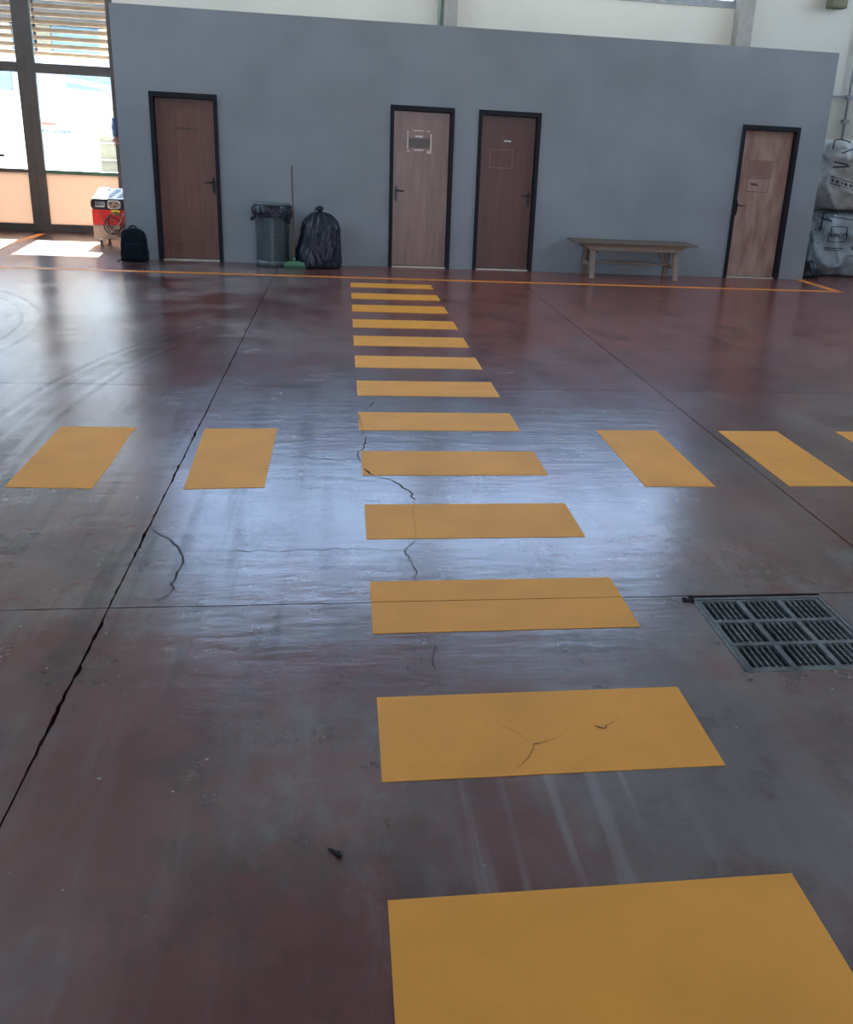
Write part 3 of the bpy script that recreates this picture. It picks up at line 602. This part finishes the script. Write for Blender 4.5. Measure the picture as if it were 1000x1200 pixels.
# liner folded over the rim, and an inner sack filling the basket
lf = empty('bin_liner', (-.925, 12.975, 0)); tag(lf, 'black bin liner folded over the top of the perforated bin', 'bin liner')
bm = bmesh.new(); n = 96; rows_ = []
for j in range(11):
    t = j/10; ring = []
    for k in range(n):
        a = 2*PI*k/n; dr = .010+.014*math.sin(t*PI)+.014*t+.030*(abs(mn.noise((math.cos(a)*5, math.sin(a)*5, t*2.5)))-.1)+.008*math.sin(a*17+3*t)*t+.022*(abs(mn.noise((a*4, t*4, 3)))-.1)
        drop = (.15+.055*mn.noise((math.cos(a)*2.2+4, math.sin(a)*2.2, 0))+.02*mn.noise((a*5, 1, 1)))
        if abs(((a-math.radians(-25)+PI) % (2*PI))-PI) < .35: drop += .09*(1-abs(((a-math.radians(-25)+PI) % (2*PI))-PI)/.35)
        r = R1+max(.009, dr); ring.append(bm.verts.new((r*math.cos(a), r*math.sin(a), Hb+.008-drop*t)))
    rows_.append(ring)
for A, B in zip(rows_, rows_[1:]):
    for k in range(n): bm.faces.new((A[k], A[(k+1) % n], B[(k+1) % n], B[k]))
link('folded_edge', bm, 'plastic', lf, True)
bm = bmesh.new(); lathe(bm, [(R0-.03, .02), (R0-.012, .1), (R1-.016, Hb-.1), (R1-.008, Hb), (R1+.008, Hb+.008)], 40, cap=False); link('inner_sack', bm, 'plastic', lf, True)
bm = bmesh.new(); tube(bm, [(-.222, -.085, Hb-.14), (-.262, -.10, Hb-.175), (-.268, -.10, Hb-.20)], [.02, .026, .008], 10); crumple(bm, .01, 30); link('twisted_end', bm, 'plastic', lf, True)

# broom
br = empty('broom', (-.628, 12.74, 0)); tag(br, 'green push broom with long brown pole leaning on the wall', 'broom')
bm = bmesh.new(); tube(bm, [(0, 0, .085), (-.014, .18, .55), (-.037, .465, 1.30)], [.0125, .0125, .0125], 10); link('pole', bm, 'pole', br, True)
bm = bmesh.new(); prism(bm, [(-.145, .045), (.145, .045), (.125, .085), (.06, .105), (-.06, .105), (-.125, .085)], -.03, .03); link('broom_head', bm, 'broomg', br)
bm = bmesh.new(); lathe(bm, [(.022, .10), (.017, .15)], 12); link('socket', bm, 'broomg', br, True)
bm = bmesh.new()
for k in range(26):
    for q in range(4): x = -.13+.26*k/25; beam(bm, (x*1.12, (q-1.5)*.022, 0.001), (x, (q-1.5)*.013, .05), .009, .009)
tag(link('bristles', bm, 'bristle', br), kind='stuff')

# full black rubbish bag
def sack_mesh(prof, n, ax, pleat, seed, amp=.02, lean=(0, 0)):
    bm = bmesh.new(); rg_ = []
    for j, (z, rx, ry, cx) in enumerate(prof):
        ring = []; t = j/(len(prof)-1)
        for k in range(n):
            a = 2*PI*k/n; q = mn.noise((math.cos(a)*2.0, math.sin(a)*2.0, z*3+seed)); q2 = abs(mn.noise((math.cos(a)*5+seed, math.sin(a)*5, z*7))); q3 = 1-2*abs(mn.noise((math.cos(a)*3+seed, z*4, math.sin(a)*3)))
            q4 = 1-2*abs(mn.noise((math.cos(a)*2.2+seed, math.sin(a)*2.2, z*2.6+math.cos(a)*2)))
            f = 1+amp*4*q+amp*3.0*q2+amp*1.2*q3+amp*3.2*(q4**3-.4)+pleat*max(0, t-.45)*math.sin(a*11+6*mn.noise((a, z*3, seed)))
            e = abs(math.cos(a))**2.6+abs(math.sin(a))**2.6; sq = e**(-1/2.6)
            ring.append(bm.verts.new((cx+rx*f*math.cos(a)*sq, ry*f*math.sin(a)*sq, z+(.012*mn.noise((a*3, z*5, seed)) if 0 < j else 0))))
        rg_.append(ring)
    for A, B in zip(rg_, rg_[1:]):
        for k in range(n): bm.faces.new((A[k], A[(k+1) % n], B[(k+1) % n], B[k]))
    bm.faces.new(rg_[0][::-1]); bm.faces.new(rg_[-1]); return bm
def interp(keys, n):
    out = []
    for i in range(n):
        t = i/(n-1)*(len(keys)-1); k = min(int(t), len(keys)-2); f = t-k; f = f*f*(3-2*f) if False else f
        P = [keys[max(0, k-1)], keys[k], keys[k+1], keys[min(len(keys)-1, k+2)]]
        out.append(tuple(.5*((2*P[1][q])+(-P[0][q]+P[2][q])*f+(2*P[0][q]-5*P[1][q]+4*P[2][q]-P[3][q])*f*f+(-P[0][q]+3*P[1][q]-3*P[2][q]+P[3][q])*f**3) for q in range(4)))
    return out
rb = empty('rubbish_bag', (-.315, 12.965, 0)); tag(rb, 'full shiny black rubbish bag tied at the top beside the broom', 'rubbish bag')
bm = sack_mesh(interp([(.002, .24, .17, .0), (.03, .272, .19, .0), (.18, .278, .20, .0), (.36, .262, .20, .015), (.52, .236, .185, .035), (.64, .195, .155, .04), (.715, .12, .10, .035), (.735, .045, .04, .03)], 60), 140, 0, .16, 2.3, .030)
link('bag_body', bm, 'plastic', rb, True)
bm = bmesh.new(); lathe(bm, [(.032, .715), (.022, .745), (.045, .765), (.05, .79), (.025, .812), (.01, .80)], 20, c=(.03, 0, 0)); crumple(bm, .015, 22); link('knot', bm, 'plastic', rb, True)
bm = bmesh.new(); tube(bm, [(.03, -.02, .77), (-.02, -.04, .79), (-.045, -.05, .76)], [.014, .018, .006], 8); crumple(bm, .008, 30); link('tie_end', bm, 'plastic', rb, True)

# backpack
bk = empty('backpack', (-2.735, 12.985, 0)); tag(bk, 'small dark backpack standing on the floor left of the first door', 'backpack')
bm = bmesh.new(); box(bm, -.155, .155, -.075, .09, 0.003, .435); bmesh.ops.subdivide_edges(bm, edges=bm.edges[:], cuts=7, use_grid_fill=True)
for v in bm.verts:
    t = v.co.z/.435; v.co.x *= 1.03-.26*max(0, t-.55)**1.3*2; v.co.y = v.co.y*(1-.35*t**2)+.012*math.sin(t*PI)*(-1 if v.co.y < 0 else 0)
    if t > .8: v.co.z -= (abs(v.co.x)/.155)**2.5*.06*(t-.8)/.2
crumple(bm, .010, 9, 4)
for v in bm.verts: v.co.z = max(.002, v.co.z)
o = link('main_body', bm, 'cloth', bk, True)
md = o.modifiers.new('round', 'SUBSURF'); md.levels = 1; md.render_levels = 1
bm = bmesh.new(); box(bm, -.12, .12, -.115, -.07, .03, .25, .022); crumple(bm, .006, 12); link('front_pocket', bm, 'cloth', bk, True)
bm = bmesh.new(); tube(bm, [(-.045, 0, .415), (-.04, -.004, .455), (0, -.006, .468), (.04, -.004, .455), (.045, 0, .415)], .010, 8); link('carry_handle', bm, 'cloth', bk, True)
bm = bmesh.new(); tube(bm, [(-.135, -.08, .06), (-.132, -.085, .25), (-.105, -.078, .36), (0, -.07, .40), (.105, -.078, .36), (.132, -.085, .25), (.135, -.08, .06)], .0045, 6); link('zip', bm, 'black', bk)
for s_ in (-1, 1):
    bm = bmesh.new(); box(bm, s_*.15-.02 if s_ < 0 else .135, s_*.15+.02 if s_ > 0 else -.135, -.05, .06, .01, .16, .012); crumple(bm, .006, 14); link('side_pocket', bm, 'cloth', bk, True)
bm = bmesh.new(); tube(bm, [(-.16, .02, .03), (-.20, -.02, .012), (-.215, -.06, .008)], [.008, .007, .006], 6); link('strap_end', bm, 'cloth', bk)

# red wheeled machine
wm = empty('workshop_machine', (-3.36, 14.93, 0)); tag(wm, 'red wheeled workshop machine with chrome handles and coiled cables by the gate', 'machine')
link('lower_cover', mk((-.31, .34, -.22, .45, .10, .30), bev=.02), 'tan', wm); link('red_body', mk((-.31, .34, -.21, .45, .302, .535), bev=.015), 'red', wm)
def slope(bm, x0, x1, pts):      # outline in YZ extruded along X
    A = [bm.verts.new((x0, y, z)) for y, z in pts]; B = [bm.verts.new((x1, y, z)) for y, z in pts]
    bm.faces.new(A[::-1]); bm.faces.new(B)
    for i in range(len(pts)): bm.faces.new((A[i-1], B[i-1], B[i], A[i]))
bm = bmesh.new(); slope(bm, -.30, .34, [(-.17, .536), (-.17, .64), (-.13, .675), (.30, .80), (.45, .80), (.45, .536)]); link('top_cover', bm, 'stripe_w', wm)
for k in range(4):
    bm = bmesh.new(); V = []
    for q in range(2):
        for (dx, t) in ((0, .12), (.07, .12), (.15, .9), (.08, .9)):
            V.append(bm.verts.new((-.27+.15*k+dx, -.13+.43*t, .675+.125*t+(.004 if q else .0005))))
    bm.faces.new(V[3::-1]); bm.faces.new(V[4:])
    for i in range(4): bm.faces.new((V[i], V[(i+1) % 4], V[4+(i+1) % 4], V[4+i]))
    link('stripe', bm, 'maroon', wm)
def rrect(x0, x1, z0, z1, y, r, n=6):
    out = []
    for cx, cz, a0 in ((x1-r, z1-r, 0), (x0+r, z1-r, PI/2), (x0+r, z0+r, PI), (x1-r, z0+r, 1.5*PI)):
        out += [(cx+r*math.cos(a0+PI/2*i/n), y, cz+r*math.sin(a0+PI/2*i/n)) for i in range(n+1)]
    return out
bm = bmesh.new(); tube(bm, rrect(-.305, .335, .535, .665, -.20, .05), .017, 10, closed=True); link('handle_tube', bm, 'rubber', wm, True)
bm = bmesh.new(); tube(bm, rrect(-.07, .10, .545, .655, -.215, .045), .012, 8, closed=True); link('gauge_ring', bm, 'chrome', wm, True)
link('dark_band', mk((-.295, .335, -.186, -.1715, .54, .66)), 'rubber', wm)
link('control_plate', mk((-.08, .11, -.205, -.187, .545, .655), bev=.004), 'tan', wm)
for x, z in ((-.03, .615), (.05, .62), (.02, .575)):
    bm = bmesh.new(); bmesh.ops.create_cone(bm, segments=12, radius1=.014, radius2=.012, depth=.02, cap_ends=True, matrix=Matrix.Translation((x, -.215, z)) @ Matrix.Rotation(PI/2, 4, 'X')); link('dial', bm, 'rubber', wm)
link('chrome_slot', mk((-.26, -.12, -.20, -.187, .56, .64), bev=.008), 'chrome', wm)
link('yellow_label', mk((-.03, .085, -.214, -.2105, .46, .525)), 'yellowlab', wm)
for k, (cx, cz, rx, rz) in enumerate([(.03, .36, .11, .13), (.02, .33, .13, .15), (-.02, .30, .12, .12), (.07, .31, .09, .16)]):
    bm = bmesh.new(); tube(bm, [(cx+rx*math.cos(2*PI*i/28), -.235-.012*k-.01*math.sin(2*PI*i/14), cz+rz*math.sin(2*PI*i/28)) for i in range(28)], .0085, 8, closed=True); link('coiled_cable', bm, 'cable' if k % 2 else 'rubber', wm, True)
bm = bmesh.new(); tube(bm, [(-.20, -.225, .50), (-.17, -.25, .40), (-.10, -.26, .30), (.02, -.27, .22), (.12, -.26, .12), (.16, -.25, .11)], .009, 8); link('hose', bm, 'cable', wm, True)
bm = bmesh.new(); tube(bm, [(.14, -.225, .48), (.10, -.27, .36), (.0, -.28, .24), (-.12, -.26, .15), (-.16, -.25, .12)], .009, 8); link('hose', bm, 'tan', wm, True)
for x, y in ((-.22, -.14), (.12, -.12), (-.22, .36), (.27, .36)):
    bm = bmesh.new(); box(bm, x-.03, x+.03, y-.03, y+.03, .085, .099); box(bm, x-.024, x-.018, y-.02, y+.02, .03, .085); box(bm, x+.018, x+.024, y-.02, y+.02, .03, .085); cf = link('castor', bm, 'chrome', wm)
    bm = bmesh.new(); bmesh.ops.create_cone(bm, segments=18, radius1=.036, radius2=.036, depth=.026, cap_ends=True, matrix=Matrix.Translation((x, y, .037)) @ Matrix.Rotation(PI/2, 4, 'Y')); link('wheel', bm, 'rubber', cf)
tg = link('cloth', sack_mesh(interp([(.002, .10, .07, 0), (.02, .11, .08, 0), (.05, .08, .05, 0), (.06, .02, .02, 0)], 10), 30, 0, .1, 5, .06), 'white', smooth=True, loc=(-3.13, 14.62, 0)); tag(tg, 'crumpled white cloth on the floor under the red machine', 'cloth')

# ------------------------------------------------------------ big woven sacks at the right
def bigsack(loc, w, d, h, seed, mm, label, marks_):
    e = empty('bulk_sack', loc); tag(e, label, 'sack', 'white bulk sacks stacked behind the grey wall')
    pr_ = [(.004, w*.72, d*.72, 0), (h*.05, w*.88, d*.9, 0), (h*.22, w*1.02, d*1.02, 0), (h*.5, w*1.04, d*1.04, 0), (h*.78, w*1.0, d*1.0, 0), (h*.93, w*.86, d*.88, 0), (h*.985, w*.5, d*.5, 0), (h, w*.1, d*.1, 0)]
    b = link('sack_body', sack_mesh(interp(pr_, 70), 150, 0, .015, seed, .042), mm, e, True)
    for sx in (-1, 1):
        for sy in (-1, 1):
            bm = bmesh.new(); tube(bm, [(sx*w*.82, sy*d*.80, h*.70), (sx*w*.80, sy*d*.80, h*.97), (sx*w*.62, sy*d*.72, h*.99), (sx*w*.42, sy*d*.80, h*.96), (sx*w*.50, sy*d*.93, h*.80)], [.012]*5, 6); link('lifting_loop', bm, 'ink' if sx < 0 else mm, e, True)
    def printed(o):
        o.parent = e; md = o.modifiers.new('wrap', 'SHRINKWRAP'); md.target = b; md.wrap_method = 'PROJECT'; md.use_project_z = False; md.use_project_y = True
        md.use_negative_direction = True; md.use_positive_direction = True; md.offset = .004
    for kind, a in marks_:
        if kind == 'bar':
            x0, x1, z0, z1, sk = a; bm = bmesh.new(); n = 24; P = []
            for i in range(n+1):
                x = x0+(x1-x0)*i/n; P.append((bm.verts.new((x, -d*1.4, z0+sk*(x-x0))), bm.verts.new((x, -d*1.4, z1+sk*(x-x0)))))
            for p, q in zip(P, P[1:]): bm.faces.new((p[0], q[0], q[1], p[1]))
            o = link('printed_band', bm, 'ink', e); printed(o)
        elif kind == 'box':
            x0, x1, z0, z1, t = a; bm = bmesh.new()
            for (p0, p1, q0, q1) in ((x0, x1, z0, z0+t), (x0, x1, z1-t, z1), (x0, x0+t, z0+t, z1-t), (x1-t, x1, z0+t, z1-t)):
                n = 10
                if p1-p0 > q1-q0: L_ = [((p0+(p1-p0)*i/n, q0), (p0+(p1-p0)*i/n, q1)) for i in range(n+1)]
                else: L_ = [((p0, q0+(q1-q0)*i/n), (p1, q0+(q1-q0)*i/n)) for i in range(n+1)]
                V = [(bm.verts.new((A[0], -d*1.4, A[1])), bm.verts.new((B[0], -d*1.4, B[1]))) for A, B in L_]
                for p, q in zip(V, V[1:]): bm.faces.new((p[0], q[0], q[1], p[1]))
            o = link('printed_box', bm, 'ink', e); printed(o)
        else:
            s, x, z, size, rot = a; cu = bpy.data.curves.new('t', 'FONT'); cu.body = s; cu.size = size; cu.offset = .004; cu.resolution_u = 3
            t = bpy.data.objects.new('t', cu); COL.objects.link(t); dg = bpy.context.evaluated_depsgraph_get(); me = bpy.data.meshes.new_from_object(t.evaluated_get(dg)); bpy.data.objects.remove(t)
            me.transform(Matrix.Translation((x, -d*1.4, z)) @ Matrix.Rotation(rot, 4, 'Y') @ Matrix.Rotation(PI/2, 4, 'X')); bm = bmesh.new(); bm.from_mesh(me); bmesh.ops.subdivide_edges(bm, edges=bm.edges[:], cuts=1)
            bmesh.ops.triangulate(bm, faces=bm.faces[:]); o = link('printed_letters', bm, 'ink', e); printed(o)
    return e
bigsack((7.93, 14.35, 0.0), .64, .60, .99, 1.7, 'sackdark', 'lower blue-white woven bulk sack with a printed box, on the floor', [
    ('box', (-.42, -.13, .53, .77, .012)), ('text', ('urchi+', -.40, .61, .11, 0)), ('bar', (-.46, -.16, .43, .445, 0)), ('bar', (-.46, -.16, .40, .41, 0)),
    ('bar', (-.05, .45, .33, .343, 0)), ('bar', (-.40, .0, .90, .915, -.1)), ('bar', (.02, .2, .70, .72, -.25)), ('bar', (.02, .2, .58, .60, .3)), ('bar', (-.52, -.40, .88, .91, -.5)), *[('bar', (-.02+.07*i, .02+.07*i, .42, .47, .2*(-1)**i)) for i in range(6)], *[('bar', (-.05+.08*i, .0+.08*i, .76-.03*i, .80-.03*i, -.3)) for i in range(5)], ('bar', (-.56, -.54, .5, .70, 0))])
bigsack((7.95, 14.42, 1.0), .66, .62, 1.05, 6.1, 'sack', 'upper off-white woven bulk sack resting on the lower one', [
    ('bar', (-.55, .5, .50, .514, -.24)), ('bar', (-.55, .5, .40, .414, -.24)), *[('bar', (-.52+.075*i, -.52+.075*i+.045, .435-.24*(.03+.075*i), .478-.24*(.03+.075*i), -.24)) for i in range(11)], ('bar', (-.5, -.3, .62, .645, .1)), ('bar', (-.5, -.32, .70, .72, -.2)), ('bar', (-.22, .1, .78, .80, .1)), ('bar', (-.2, .12, .66, .68, 0)),
    ('bar', (-.05, .1, .55, .565, 0)), ('bar', (-.15, .05, .88, .91, -.4)), ('bar', (-.12, .10, .90, .925, .35)), ('bar', (-.45, -.25, .83, .85, .4))])
bm = sack_mesh(interp([(.002, .13, .16, 0), (.05, .15, .17, 0), (.16, .11, .13, 0), (.24, .05, .06, 0), (.25, .02, .02, 0)], 20), 50, 0, .08, 9.1, .04)
o = link('dark_bundle', bm, 'plastic', smooth=True, loc=(7.17, 13.62, 0)); tag(o, 'low black plastic bundle on the floor under the sacks', 'bundle')
